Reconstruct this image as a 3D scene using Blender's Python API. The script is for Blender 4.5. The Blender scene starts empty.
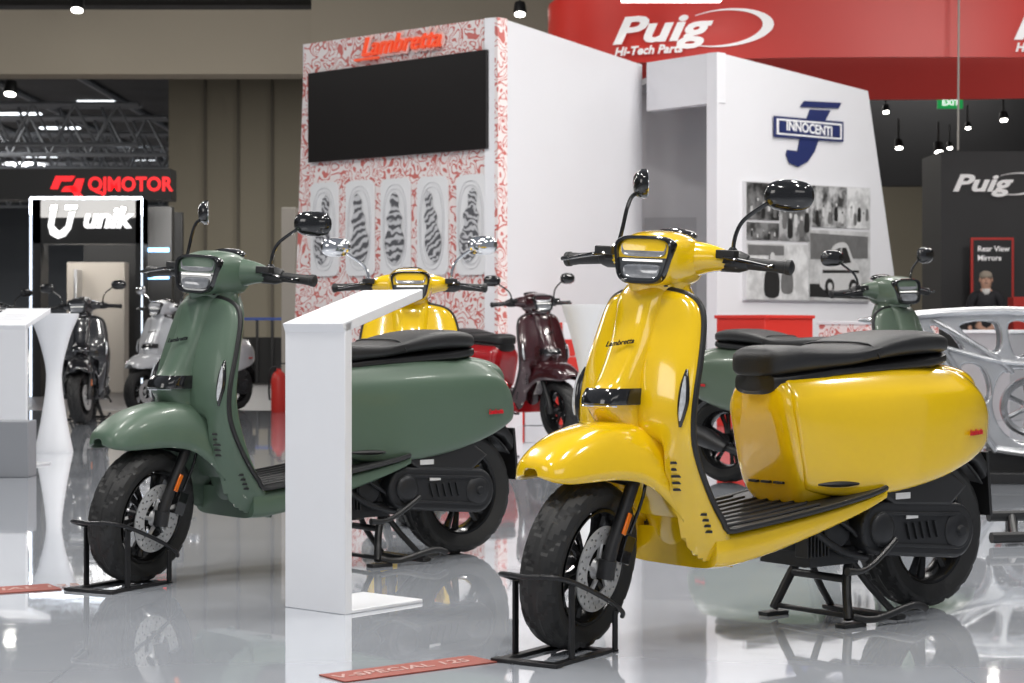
import bpy, math, random, bmesh
import numpy as np
from mathutils import Vector, Matrix
random.seed(4)
F=1950.0; H=.857
C=bpy.context.scene.collection
def at(px,py,D): return Vector(((px-512)/F*D, D, H-(py-327)/F*D))
def gd(py): return H*F/(py-327)
# ---------------- materials
MT={}
def mat(name,col,rough=.5,metal=0,coat=0,em=0,noise=0,bump=0,scale=20,spec=.5,col2=None):
    if name in MT: return MT[name]
    m=bpy.data.materials.new(name); m.use_nodes=True; nt=m.node_tree; b=nt.nodes['Principled BSDF']
    c=(*col,1); b.inputs['Base Color'].default_value=c
    b.inputs['Roughness'].default_value=rough; b.inputs['Metallic'].default_value=metal
    b.inputs['Coat Weight'].default_value=coat; b.inputs['Coat Roughness'].default_value=.04
    b.inputs['Specular IOR Level'].default_value=spec
    if em: b.inputs['Emission Color'].default_value=c; b.inputs['Emission Strength'].default_value=em
    if noise or bump or col2:
        tc=nt.nodes.new('ShaderNodeTexCoord'); n=nt.nodes.new('ShaderNodeTexNoise'); n.inputs['Scale'].default_value=scale
        n.inputs['Detail'].default_value=4
        nt.links.new(tc.outputs['Object'],n.inputs['Vector'])
        if noise or col2:
            r=nt.nodes.new('ShaderNodeMix'); r.data_type='RGBA'
            r.inputs[6].default_value=c
            r.inputs[7].default_value=(*col2,1) if col2 else (*[max(0,x*(1-noise)) for x in col],1)
            nt.links.new(n.outputs['Fac'],r.inputs[0]); nt.links.new(r.outputs[2],b.inputs['Base Color'])
        if bump:
            bp=nt.nodes.new('ShaderNodeBump'); bp.inputs['Strength'].default_value=bump; bp.inputs['Distance'].default_value=.01
            nt.links.new(n.outputs['Fac'],bp.inputs['Height']); nt.links.new(bp.outputs[0],b.inputs['Normal'])
    MT[name]=m; return m
def paint(name,col,rough=.25,coat=1,metal=0): return mat(name,col,rough,metal,coat,noise=.04,scale=60)
M_black=mat('black_plastic',(.012,.012,.013),.42,noise=.2,scale=90)
M_gloss=mat('black_gloss',(.008,.008,.009),.12,coat=.6)
M_seat=mat('seat_vinyl',(.010,.010,.011),.48,bump=.15,scale=260)
M_tyre=mat('tyre_rubber',(.012,.012,.012),.6,bump=.1,scale=120)
M_rim=mat('rim_black',(.018,.018,.019),.22,metal=.5)
M_eng=mat('engine_grey',(.028,.029,.032),.42,metal=.4,noise=.3,scale=40)
M_steel=mat('steel',(.55,.55,.56),.3,metal=1)
M_disc=mat('disc_steel',(.60,.60,.60),.38,metal=.5,noise=.2,scale=80)
M_chrome=mat('chrome',(.85,.85,.86),.07,metal=1)
M_orange=mat('amber',(.8,.17,.01),.2,coat=1)
M_redp=mat('red_lens',(.6,.01,.01),.2,coat=1)
M_led=mat('led_white',(1,.98,.94),.3,em=.5)
M_lamp=mat('lamp_reflector',(.36,.37,.39),.16,metal=.35,coat=1,noise=.55,scale=60)
M_lens=mat('lens_grey',(.10,.105,.11),.08,metal=.4,coat=1)
M_white=mat('white_laminate',(.76,.77,.80),.35,noise=.03,scale=8)
M_red=mat('red_vinyl',(.62,.03,.02),.4,noise=.05,scale=4)
M_mirror=mat('mirror_glass',(.8,.82,.85),.03,metal=1)
M_silver=mat('silver_label',(.7,.7,.7),.4,noise=.2,scale=300)
# ---------------- mesh builder
def cr(keys,m=5):
    P=np.array(keys,float); out=[]; n=len(P)
    for i in range(n-1):
        p0=P[max(i-1,0)];p1=P[i];p2=P[i+1];p3=P[min(i+2,n-1)]
        for j in range(m):
            t=j/m
            out.append(.5*((2*p1)+(-p0+p2)*t+(2*p0-5*p1+4*p2-p3)*t*t+(-p0+3*p1-3*p2+p3)*t**3))
    out.append(P[-1]); return out
def sp(c,n): return math.copysign(abs(c)**(2/n),c)
def ring_yz(x,w,zb,zt,n=2.6,N=32,yc=0):
    zc=(zb+zt)/2;h=(zt-zb)/2
    return [Vector((x,yc+w*sp(math.cos(a),n),zc+h*sp(math.sin(a),n))) for a in [2*math.pi*i/N for i in range(N)]]
def ring_xy(z,cx,cy,a_,b_,n=2,N=32):
    return [Vector((cx+a_*sp(math.cos(a),n),cy+b_*sp(math.sin(a),n),z)) for a in [2*math.pi*i/N for i in range(N)]]
def c2m(cu):
    o=bpy.data.objects.new('t',cu); C.objects.link(o); bpy.context.view_layer.update()
    dg=bpy.context.evaluated_depsgraph_get(); me=bpy.data.meshes.new_from_object(o.evaluated_get(dg))
    v=[x.co.copy() for x in me.vertices]; f=[tuple(p.vertices) for p in me.polygons]
    bpy.data.objects.remove(o); bpy.data.meshes.remove(me); bpy.data.curves.remove(cu); return v,f
def shape2d(loops,ext,bev=0):
    cu=bpy.data.curves.new('s','CURVE'); cu.dimensions='2D'; cu.fill_mode='BOTH'; cu.extrude=ext; cu.bevel_depth=bev; cu.bevel_resolution=2
    for L in loops:
        s=cu.splines.new('POLY'); s.points.add(len(L)-1); s.use_cyclic_u=True
        for i,p in enumerate(L): s.points[i].co=(p[0],p[1],0,1)
    return c2m(cu)
def textm(s,size,ext=.003,shear=0,off=0,ax='CENTER',sx=1):
    cu=bpy.data.curves.new('t','FONT'); cu.body=s; cu.size=size; cu.extrude=ext; cu.shear=shear; cu.offset=off
    cu.align_x=ax; cu.align_y='CENTER'; cu.resolution_u=3; v,f=c2m(cu)
    return [Vector((p.x*sx,p.y,p.z)) for p in v],f
def circ(cx,cy,rx,ry=None,N=32,n=2):
    ry=ry or rx
    return [(cx+rx*sp(math.cos(2*math.pi*i/N),n),cy+ry*sp(math.sin(2*math.pi*i/N),n)) for i in range(N)]
def rrect(w,h,r,k=6):
    L=[]
    for cx,cy,a0 in((w-r,h-r,0),(-w+r,h-r,90),(-w+r,-h+r,180),(w-r,-h+r,270)):
        for i in range(k+1):
            a=math.radians(a0+90*i/k); L.append((cx+r*math.cos(a),cy+r*math.sin(a)))
    return L
def frame(o,x,y):
    x=Vector(x).normalized(); y=Vector(y).normalized(); z=x.cross(y).normalized(); y=z.cross(x)
    m=Matrix(((x.x,y.x,z.x,o[0]),(x.y,y.y,z.y,o[1]),(x.z,y.z,z.z,o[2]),(0,0,0,1))); return m
class MB:
    def __init__(s): s.v=[];s.f=[];s.m=[]
    def add(s,vf,mi=0,T=None):
        v,f=vf; o=len(s.v)
        s.v+= [ (T@Vector(p) if T else Vector(p)) for p in v]
        s.f+= [tuple(i+o for i in q) for q in f]; s.m+=[mi]*len(f); return s
    def loft(s,rings,mi=0,closed=True,caps=True,T=None):
        n=len(rings[0]); v=[p for r in rings for p in r]; f=[]
        k=n if closed else n-1
        for i in range(len(rings)-1):
            for j in range(k):
                a=i*n+j;b=i*n+(j+1)%n; f.append((a,b,b+n,a+n))
        if caps and closed:
            f.append(tuple(range(n-1,-1,-1))); f.append(tuple((len(rings)-1)*n+j for j in range(n)))
        return s.add((v,f),mi,T)
    def tube(s,pts,r,mi=0,seg=10,sm=0,flat=1,T=None):
        if sm: 
            rr=r if hasattr(r,'__len__') else [r]*len(pts)
            q=cr([(*p,w) for p,w in zip(pts,rr)],sm); pts=[Vector(a[:3]) for a in q]; r=[a[3] for a in q]
        pts=[Vector(p) for p in pts]
        if not hasattr(r,'__len__'): r=[r]*len(pts)
        rings=[]; up=None
        for i,p in enumerate(pts):
            d=(pts[min(i+1,len(pts)-1)]-pts[max(i-1,0)]).normalized()
            if up is None: up=Vector((0,0,1)) if abs(d.z)<.9 else Vector((1,0,0))
            a=d.cross(up).normalized(); b=a.cross(d).normalized(); up=b
            rings.append([p+a*r[i]*math.cos(t)+b*r[i]*flat*math.sin(t) for t in [2*math.pi*k/seg for k in range(seg)]])
        return s.loft(rings,mi,T=T)
    def lathe(s,prof,o,axis=(0,1,0),seg=48,mi=0,mod=None,closed=False,T=None):
        ax=Vector(axis).normalized(); u=Vector((1,0,0)) if abs(ax.x)<.9 else Vector((0,0,1)); u=(u-ax*u.dot(ax)).normalized(); w=ax.cross(u); o=Vector(o)
        rings=[]
        for i in range(seg):
            t=2*math.pi*i/seg; d=u*math.cos(t)+w*math.sin(t)
            rings.append([o+d*(r+(mod(i,j) if mod else 0))+ax*h for j,(r,h) in enumerate(prof)])
        n=len(prof); v=[p for r in rings for p in r]; f=[]
        for i in range(seg):
            for j in range(n if closed else n-1):
                a=i*n+j;b=i*n+(j+1)%n;c=((i+1)%seg)*n+j;d=((i+1)%seg)*n+(j+1)%n
                f.append((a,b,d,c))
        return s.add((v,f),mi,T)
    def box(s,c,sz,mi=0,R=None,T=None):
        v=[Vector((x*sz[0]/2,y*sz[1]/2,z*sz[2]/2)) for x in(-1,1) for y in(-1,1) for z in(-1,1)]
        if R: v=[R@p for p in v]
        v=[p+Vector(c) for p in v]
        f=[(0,1,3,2),(4,6,7,5),(0,4,5,1),(2,3,7,6),(0,2,6,4),(1,5,7,3)]
        return s.add((v,f),mi,T)
    def ell(s,c,r,mi=0,N=20,n=2,T=None):
        rings=[]
        for i in range(1,N//2):
            a=math.pi*i/(N//2)
            rings.append([Vector((c[0]+r[0]*math.sin(a)*sp(math.cos(t),n),c[1]+r[1]*math.sin(a)*sp(math.sin(t),n),c[2]+r[2]*math.cos(a))) for t in [2*math.pi*k/N for k in range(N)]])
        return s.loft(rings,mi,T=T)
    def hexa(s,p,mi=0):  # bottom 4, top 4
        return s.add((p,[(3,2,1,0),(4,5,6,7),(0,1,5,4),(1,2,6,5),(2,3,7,6),(3,0,4,7)]),mi)
    def obj(s,name,mats,parent=None,T=None,bev=0,sub=0,sol=0,ang=35,**pr):
        me=bpy.data.meshes.new(name); vs=s.v if T is None else [T@p for p in s.v]
        c=Vector((0,0,0))
        if parent is None:
            lo=Vector([min(p[i] for p in vs) for i in range(3)]);hi=Vector([max(p[i] for p in vs) for i in range(3)])
            c=Vector(((lo.x+hi.x)/2,(lo.y+hi.y)/2,lo.z))
        me.from_pydata([tuple(p-c) for p in vs],[],s.f)
        mats=mats if isinstance(mats,(list,tuple)) else [mats]
        for m in mats: me.materials.append(m)
        for i,p in enumerate(me.polygons): p.material_index=s.m[i]; p.use_smooth=True
        me.update()
        b=bmesh.new(); b.from_mesh(me); bmesh.ops.recalc_face_normals(b,faces=b.faces); b.to_mesh(me); b.free()
        try: me.set_sharp_from_angle(angle=math.radians(ang))
        except Exception: pass
        o=bpy.data.objects.new(name,me); C.objects.link(o); o.location=c
        if parent: o.parent=parent
        if sol: md=o.modifiers.new('s','SOLIDIFY'); md.thickness=sol; md.offset=-1
        if bev: md=o.modifiers.new('b','BEVEL'); md.width=bev; md.segments=2; md.limit_method='ANGLE'
        if sub: md=o.modifiers.new('u','SUBSURF'); md.levels=sub; md.render_levels=sub
        for k,v in pr.items(): o[k]=v
        return o
def empty(name,loc,ang=0,**pr):
    o=bpy.data.objects.new(name,None); o.empty_display_size=.2; o.location=loc; o.rotation_euler=(0,0,ang); C.objects.link(o)
    for k,v in pr.items(): o[k]=v
    return o
# ---------------- scooter
SH=cr([(.962,.05,1.118,1.112),(.955,.10,1.122,1.10),(.94,.155,1.13,1.088),(.91,.19,1.137,1.082),(.85,.21,1.155,1.092),(.75,.225,1.185,1.12),
       (.65,.232,1.20,1.145),(.55,.226,1.195,1.14),(.45,.212,1.19,1.09),(.37,.20,1.185,1.035),(.31,.192,1.18,.985),(.26,.178,1.17,.95),(.22,.155,1.155,.93),(.203,.12,1.14,.93)],4)
def shield_pt(z,s,off=0):
    r=min(SH,key=lambda q:abs(q[0]-z)); n=2.3
    t=s*math.pi/2
    y=r[1]*sp(math.sin(t),n); x=r[3]+(r[2]-r[3])*sp(max(math.cos(t),0),n)
    return Vector((x,y,z))
def shear(p):
    t=min(max((p.x-.35)/.35,0),1); t=t*t*(3-2*t)
    return Vector((p.x-.22*max(0,.62-p.z)*t,p.y,p.z))
BODY=[(.700,.05,.60,.69),(.697,.080,.48,.70),(.690,.108,.39,.706),(.668,.130,.345,.715),(.6,.142,.335,.722),(.45,.15,.355,.735),(.2,.15,.41,.752),(0,.13,.47,.748),(-.12,.105,.52,.73),(-.185,.07,.55,.70),(-.212,.035,.58,.655)]
PAN=[(.672,.118,.425,.690),(.669,.134,.405,.705),(.650,.145,.390,.715),(.55,.168,.374,.726),(.4,.190,.370,.735),(.25,.200,.382,.740),(.1,.196,.408,.738),(-.03,.177,.442,.726),(-.12,.148,.470,.698),(-.175,.122,.490,.645),(-.205,.100,.500,.592),(-.216,.09,.506,.55)]
PANC=cr(PAN,5)
PROF=cr([(.60,0),(.86,.008),(.93,.045),(.958,.13),(.980,.34),(1.0,.58),(.990,.72),(.955,.80),(.89,.855),(.75,.94),(.60,1.0)],2)
def pan_ring(x,w,zb,zt,s):
    L=[(x,s*w*a,zb+(zt-zb)*b) for a,b in PROF]
    L+= [(x,s*w*a,zb+(zt-zb)*b) for a,b in((.3,.98),(.3,.5),(.3,.02))]
    return [shear(Vector(p)) for p in L]
def pan_y(x,z):
    r=min(PANC,key=lambda q:abs(q[0]-x)); f=(z-r[2])/(r[3]-r[2]); q=min(PROF,key=lambda p:abs(p[1]-f)); return r[1]*q[0]
def wheel(root,name,cx,r,hw,T,front=True):
    mb=MB(); k=r/.2295
    prof=[(.152,.030),(.158,.043),(.178,.052),(.198,.0565),(.208,.0545),(.2165,.049),(.2225,.039),(.2262,.028),(.2285,.0155),(.229,.006)]
    prof=[(a*k,b*hw/.056) for a,b in prof]; prof=prof+[(a,-b) for a,b in prof[::-1]]
    N=160; c0=len(prof)//2
    def mod(i,j):
        if j in(c0-1,c0): return -.005
        d=abs(j-c0+.5)
        if 1<d<5.6:
            ph=(i+int(d*2.0)+(5 if j<c0 else 0))%10
            return -.007 if ph in(0,1) else 0
        return 0
    mb.lathe(prof,(cx,0,r),seg=N,mod=mod)
    w=mb.obj(name,M_tyre,root,T=T,ang=22)
    m=MB(); rr=.153*k
    m.lathe([(rr,.045),(rr+.004,.048),(rr-.004,.046),(rr-.014,.03),(rr-.02,0),(rr-.014,-.03),(rr-.004,-.046),(rr+.004,-.048),(rr,-.045)],(cx,0,r),seg=48)
    m.lathe([(0,.04),(.022,.042),(.03,.036),(.036,.02),(.036,-.03),(0,-.03)],(cx,0,r),seg=24)
    for i in range(12):
        a=2*math.pi*i/12+(.12 if i%2 else -.12); d=Vector((math.cos(a),0,math.sin(a)))
        m.tube([Vector((cx,.012,r))+d*.03,Vector((cx,.022,r))+d*.09,Vector((cx,.02,r))+d*(rr-.012)],[.011,.008,.011],seg=6,flat=1.4)
    m.obj('rim',M_rim,w,T=T)
    if front:
        loops=[circ(0,0,.115,N=48)]+[circ(0,0,.066,N=32)]
        for ringr,cnt,off in((.105,20,0),(.092,20,.15),(.079,14,.1)):
            for i in range(cnt):
                a=2*math.pi*i/cnt+off; loops.append(circ(ringr*math.cos(a),ringr*math.sin(a),.0042,N=8))
        v=shape2d(loops,.002); d=MB(); Tm=frame((cx,.062,r),(1,0,0),(0,0,1))
        d.add(v,0,Tm); 
        for i in range(5):
            a=2*math.pi*i/5; d.tube([(cx+.03*math.cos(a),.06,r+.03*math.sin(a)),(cx+.07*math.cos(a+.2),.061,r+.07*math.sin(a+.2))],.007,seg=6)
        d.lathe([(0,.07),(.012,.07),(.02,.066),(.03,.05),(0,.05)],(cx,0,r),seg=20)
        d.obj('brake_disc',M_disc,w,T=T)
    return w
def scooter(label,loc,ang,col,steer=22,group=None,seatm=None,chrome_mirror=False,front=None,stand=True,name='motor_scooter'):
    seatm=seatm or M_seat; front=front or col
    root=empty(name,loc,ang,label=label,category='scooter')
    if group: root['group']=group
    def axisrot(p,d,a): return Matrix.Translation(p)@Matrix.Rotation(a,4,Vector(d))@Matrix.Translation(-Vector(p))
    p0=Vector((1.0,0,1.0)); st=math.radians(steer)
    TW=axisrot(p0,(-.41,0,.912),st); TH=Matrix.Translation((.03,0,0))@axisrot(p0,(-.14,0,.99),st)
    # leg shield
    mb=MB(); rings=[]; n=2.3
    for (z,w,xc,xe) in SH:
        r=[]
        for i in range(-22,23):
            t=i/22*math.pi/2; y=w*sp(math.sin(t),n); x=xe+(xc-xe)*sp(max(math.cos(t),0),n)
            rec=min(max((.56-z)/.07,0),1)*.15; s=min(max((.148-abs(y))/.016,0),1)
            x-=rec*s; r.append(Vector((max(x,xe-.001),y,z)))
        rings.append(r)
    mb.loft(rings,closed=False); shield=mb.obj('leg_shield',front,root,sol=.014,ang=50)
    # horn cover
    mb=MB(); rings=[]
    for z,w,xf in cr([(1.0,.055,1.10),(.985,.07,1.12),(.96,.085,1.145),(.93,.088,1.165),(.85,.084,1.185),(.77,.079,1.222),(.71,.077,1.255),(.685,.078,1.278),(.66,.077,1.292),(.635,.074,1.288),(.60,.075,1.262),(.56,.085,1.24)],4):
        xb=1.07; rings.append([Vector((xb+(xf-xb)*sp(math.cos(t),3.4) if math.cos(t)>0 else xb+.06*math.cos(t),w*sp(math.sin(t),3.4)*(1+.28*max(0,-math.cos(t)+.3)),z)) for t in [2*math.pi*k/40 for k in range(40)]])
    mb.loft(rings); mb.obj('horn_cover',front,root)
    m=MB(); m.loft([ring_xy(z,1.20,0,a,w,3.4,32) for z,a,w in((.650,.099,.0785),(.654,.1015,.0800),(.672,.0985,.0795),(.690,.085,.0790),(.694,.080,.0785))]); ai=m.obj('air_intake',M_gloss,root)
    m=MB(); m.tube([(1.272,-.070,.647),(1.292,-.050,.647),(1.298,0,.647),(1.292,.050,.647),(1.272,.070,.647)],.0025,sm=4,seg=6); m.obj('chrome_strip',M_chrome,ai)
    m=MB(); m.add(textm('Lambretta',.022,.001,.3,.0003),0,frame((1.213,.012,.815),(-.28,.96,.12),(-.42,0,.9))); m.obj('badge_lettering',M_gloss,root)
    m=MB(); m.box((1.105,.089,.972),(.035,.004,.014)); m.obj('neck_stripe',M_black,root)
    # inner column
    mb=MB(); mb.loft([ring_xy(z,cx,0,a,w,3,24) for z,cx,a,w in cr([(.985,1.03,.05,.05),(.9,1.05,.07,.11),(.75,1.09,.07,.15),(.6,1.1,.06,.16),(.45,1.05,.05,.15),(.34,1.0,.05,.15)],3)]); mb.obj('inner_shield',front,root)
    # fender
    mb=MB(); rings=[]
    for x,w,zt,zl in cr([(1.508,.03,.490,.470),(1.503,.062,.506,.463),(1.488,.086,.523,.456),(1.45,.103,.552,.452),(1.39,.114,.582,.455),(1.30,.122,.604,.457),(1.22,.136,.605,.44),(1.16,.153,.59,.39),(1.12,.165,.57,.34)],5):
        rings.append([Vector((x,w*sp(math.cos(t),3.2),zl+(zt-zl)*abs(math.sin(t))**(2/2.6))) for t in [math.pi*k/28 for k in range(29)]])
    mb.loft(rings,closed=False); mb.obj('front_fender',front,root,sol=.006,ang=50)
    # trim
    for s in(1,-1):
        pts=[(r[3],s*(r[1]+.001),r[0]) for r in SH[::2] if r[0]>.30]
        pts+= [(.93,s*.203,.316),(.8,s*.205,.33),(.6,s*.205,.355),(.44,s*.203,.38),(.36,s*.19,.395)]
        m=MB(); m.tube(pts,.0085,seg=8,sm=2); m.obj('edge_trim',M_black,root)
        m=MB(); m.tube([shield_pt(z,q)*1 for z,q in((.745,s*.74),(.705,s*.745),(.665,s*.74),(.63,s*.725),(.595,s*.70))],[.004,.013,.016,.012,.004],seg=12,sm=4); l=m.obj('running_light',M_gloss,root)
        m=MB(); m.tube([shield_pt(z,q)+Vector((.010,s*.008,0)) for z,q in((.728,s*.738),(.70,s*.742),(.665,s*.737),(.635,s*.722),(.612,s*.705))],[.002,.006,.008,.006,.002],seg=10,sm=4)
        m.obj('running_light_lens',mat('clear_lamp',(.75,.77,.80),.12,metal=.3,em=.22,coat=1,noise=.9,scale=90),l)
        m=MB()
        for i in range(5):
            p=shield_pt(.50-.018*i,s*.60); m.box(p,(.03,.004,.007),R=Matrix.Rotation(-s*.5,3,'Z'))
        m.obj('vent_louvre',M_black,root,bev=.001,kind='stuff')
        m=MB()
        for i in range(4):
            p=shield_pt(.36-.016*i,s*.80); m.box(p+Vector((0,s*.0,0)),(.03,.006,.007),R=Matrix.Rotation(-s*.9,3,'Z'))
        m.obj('lower_louvre',M_black,root,bev=.001,kind='stuff')
    # tray + mat
    mb=MB(); mb.loft([ring_yz(x,w,zb,zt,5,32) for x,w,zb,zt in cr([(1.02,.185,.205,.305),(.95,.192,.205,.312),(.8,.20,.232,.326),(.6,.20,.282,.35),(.45,.198,.325,.375),(.35,.185,.358,.392)],4)])
    mb.obj('floorboard',col,root)
    mb=MB(); mb.loft([ring_yz(x,w,zt-.01,zt+.007,6,24) for x,w,zt in cr([(1.0,.17,.312),(.95,.195,.316),(.8,.207,.33),(.6,.207,.354),(.42,.203,.382),(.34,.18,.397)],3)])
    for i in range(8):
        y=.175-.05*i
        mb.tube([(.98,y,.321),(.8,y,.338),(.62,y,.36)],.005,seg=6)
    mb.obj('floor_mat',M_black,root)
    # rear body
    mb=MB(); mb.loft([[shear(p) for p in ring_yz(*k,3.6,36)] for k in cr(BODY,5)]); mb.obj('rear_body',col,root)
    m=MB()
    for y in(-.05,.0,.05): m.box((.650,y,.415),(.02,.035,.007))
    m.obj('body_vent',M_black,root,bev=.001,kind='stuff')
    for s in(1,-1):
        mb=MB(); mb.loft([pan_ring(*k,s) for k in PANC]); p=mb.obj('side_panel',col,root,ang=40)
        m=MB(); pts=[shear(Vector((x,s*(pan_y(x,.412)+.0),.412+(.65-x)*-.01))) for x in(.63,.59,.55,.51,.47)]
        m.tube(pts,[.004,.010,.011,.010,.004],seg=8,sm=2,flat=.8); m.obj('panel_vent',M_black,p)
        m=MB(); m.add(textm('Lambretta',.024,.001,.3,.0010),0,frame((-.06,s*(pan_y(-.06,.54)+.003),.54),(-s*.95,-.31,0),(0,-s*.02,.99))); m.obj('panel_badge',mat('badge_red',(.55,.01,.02),.3),p)
    # seat
    mb=MB(); S=[(.722,.035,.728,.765),(.715,.07,.718,.783),(.69,.098,.715,.799),(.63,.122,.722,.806),(.53,.137,.731,.801),(.43,.148,.742,.800),(.35,.155,.754,.813),(.27,.158,.763,.833),(.17,.156,.769,.847),(.07,.142,.773,.846),(.0,.112,.777,.835),(-.03,.07,.782,.82)]
    mb.loft([ring_yz(*k,3.3,32) for k in cr(S,4)]); seat=mb.obj('seat',seatm,root)
    m=MB(); 
    m.tube([(.35,-.157,.767),(.365,-.13,.806),(.37,0,.813),(.365,.13,.806),(.35,.157,.767)],.003,sm=3,seg=6)
    m.obj('seat_piping',M_black,seat)
    m=MB(); m.loft([ring_yz(x,w,zb,zt,3,24) for x,w,zb,zt in [(.712,.05,.675,.73),(.70,.080,.665,.73),(.64,.10,.675,.735),(.5,.13,.71,.745),(.1,.148,.73,.775),(-.02,.09,.742,.785)]]); m.obj('seat_base',M_black,seat)
    # tail
    m=MB(); m.ell((-.207,0,.63),(.02,.06,.03),n=3); m.obj('tail_light',M_redp,root)
    m=MB(); m.loft([ring_yz(x,w,zb,zt,4,16) for x,w,zb,zt in [(-.10,.09,.46,.51),(-.18,.08,.43,.50),(-.225,.078,.38,.45)]])
    m.box((-.24,0,.37),(.012,.15,.2),R=Matrix.Rotation(.1,3,'Y')); m.obj('plate_holder',M_black,root,bev=.002)
    # headset (steered)
    m=MB(); m.loft([ring_yz(x,w,zb,zt,3,36) for x,w,zb,zt in cr([(1.15,.076,.98,1.095),(1.14,.084,.972,1.105),(1.10,.095,.966,1.115),(1.05,.10,.962,1.12),(.99,.10,.966,1.112),(.95,.085,.98,1.09),(.925,.05,1.0,1.06)],4)])
    for s in(1,-1): m.tube([(1.01,s*.06,1.045),(.995,s*.12,1.05),(.98,s*.165,1.045)],[.055,.04,.028],sm=3,seg=16)
    m.loft([ring_xy(z,cx,0,a,w,2.6,24) for z,cx,a,w in [(1.0,1.05,.08,.085),(.96,1.045,.075,.08),(.93,1.04,.07,.075)]])
    hs=m.obj('handlebar_cowl',front,root,T=TH)
    def hl(w,h,n=4.2,N=40,dx=0,zc=0,q=.16):
        out=[]
        for k in range(N):
            t=2*math.pi*k/N; z=zc+h*sp(math.sin(t),n); y=w*sp(math.cos(t),n)*(1+q*(z/.06)); out.append(Vector((1.153+dx-z*.16,y,1.038+z)))
        return out
    m=MB(); m.loft([hl(.079,.063,dx=-.03),hl(.082,.066,dx=.002),hl(.079,.063,dx=.012),hl(.073,.057,dx=.010),hl(.071,.055,dx=-.006)],caps=False); m.obj('headlight_bezel',M_gloss,hs,T=TH)
    m=MB(); m.loft([hl(.075,.059,dx=-.012),hl(.072,.056,dx=-.002)]); 
    l=m.obj('headlight_lens',M_lens,hs,T=TH)
    m=MB(); m.loft([hl(.064,.0215,dx=-.004,zc=.029),hl(.062,.0195,dx=.004,zc=.029),hl(.056,.015,dx=.001,zc=.029)]); m.obj('headlight_reflector',M_lamp,hs,T=TH)
    m=MB(); m.loft([hl(.060,.0200,dx=-.004,zc=-.030),hl(.058,.0180,dx=.004,zc=-.030),hl(.052,.0135,dx=.001,zc=-.030)]); m.obj('low_beam_reflector',M_lamp,hs,T=TH)
    m=MB(); RR=Matrix.Rotation(-.16,3,'Y')
    m.box((1.156,0,1.037),(.005,.118,.0055),R=RR)
    m.obj('headlight_led',M_led,hs,T=TH)
    m=MB(); m.ell((.965,0,1.11),(.05,.065,.02)); m.obj('dashboard',M_gloss,hs,T=TH)
    # handlebar
    m=MB()
    m.tube([(.975,-.2,1.045),(.975,.2,1.045)],.011)
    for s in(1,-1):
        m.tube([(.98,s*.15,1.045),(.97,s*.2,1.043),(.965,s*.225,1.042)],[.031,.03,.021],seg=14)
        m.box((.985,s*.175,1.055),(.05,.04,.036)); m.box((1.02,s*.185,1.062),(.035,.055,.024))
    hb=m.obj('handlebar',M_black,root,T=TH,bev=.004)
    for s in(1,-1):
        m=MB(); m.lathe([(0,0),(.019,0),(.021,.006),(.017,.012),(.0165,.10),(.018,.112),(.018,.125),(.021,.127),(.021,.14),(.012,.146),(0,.146)],(.966,s*.205,1.041),axis=(-.08,s,-.06),seg=20); m.obj('grip',M_seat,hb,T=TH)
        m=MB(); m.tube([(1.02,s*.17,1.055),(1.045,s*.21,1.05),(1.04,s*.26,1.042),(1.025,s*.30,1.035),(1.022,s*.322,1.034)],[.01,.008,.007,.006,.009],sm=4,seg=8,flat=.7); m.obj('brake_lever',M_gloss,hb,T=TH)
        if s>0: hd=Vector((.965,.33,1.225)); yaw=.15; kk=[(.985,.185,1.06),(.985,.19,1.11),(.98,.21,1.155),(.97,.26,1.195),hd-Vector((0,.035,.01))]
        else: hd=Vector((.95,-.12,1.25)); yaw=-1.0; kk=[(.985,-.17,1.06),(.985,-.155,1.12),(.98,-.145,1.18),(.97,-.135,1.215),(.955,-.12,1.225)]
        mm=M_chrome if chrome_mirror is True else M_gloss
        if chrome_mirror and s<0: hd=Vector((.965,-.335,1.215)); yaw=-.15; kk=[(.985,-.185,1.06),(.985,-.19,1.10),(.98,-.215,1.14),(.97,-.28,1.185),hd+Vector((0,.03,0))]
        m=MB(); m.tube(kk,.006,sm=4,seg=8); m.lathe([(0,0),(.014,0),(.014,.018),(.008,.026),(0,.026)],Vector(kk[0])-Vector((0,0,.004)),axis=(0,0,1),seg=14); mr=m.obj('mirror',mm,hb,T=TH)
        R=Matrix.Translation(hd)@Matrix.Rotation(yaw,4,'Z')@Matrix.Rotation(.05,4,'Y')
        m=MB(); rr=[(0.022,.2),(.020,.5),(.012,.8),(.0,.97),(-.012,1.0),(-.014,.96)]
        m.loft([[Vector((x,.068*q*sp(math.cos(t),2.5),.043*q*sp(math.sin(t),2.5))) for t in [2*math.pi*k/28 for k in range(28)]] for x,q in rr]); m.obj('mirror_shell',mm,mr,T=TH@R)
        m=MB(); m.loft([[Vector((x,.063*sp(math.cos(t),2.5),.038*sp(math.sin(t),2.5))) for t in [2*math.pi*k/28 for k in range(28)]] for x in(-.013,-.0155)]); m.obj('mirror_glass',M_mirror,mr,T=TH@R)
    # fork
    m=MB()
    for s in(1,-1):
        m.tube([(1.345,s*.084,.235),(1.325,s*.084,.30),(1.24,s*.084,.49)],[.02,.018,.018],seg=12)
        m.tube([(1.345,s*.084,.21),(1.342,s*.084,.26)],.025,seg=12)
    m.tube([(1.25,-.085,.47),(1.25,.085,.47)],.025); m.tube([(1.245,0,.46),(1.1,0,.8)],.026)
    fk=m.obj('front_fork',M_black,root,T=TW)
    m=MB(); m.tube([(1.345,-.105,.235),(1.345,.105,.235)],.009,seg=10); m.obj('axle',M_steel,fk,T=TW)
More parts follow.
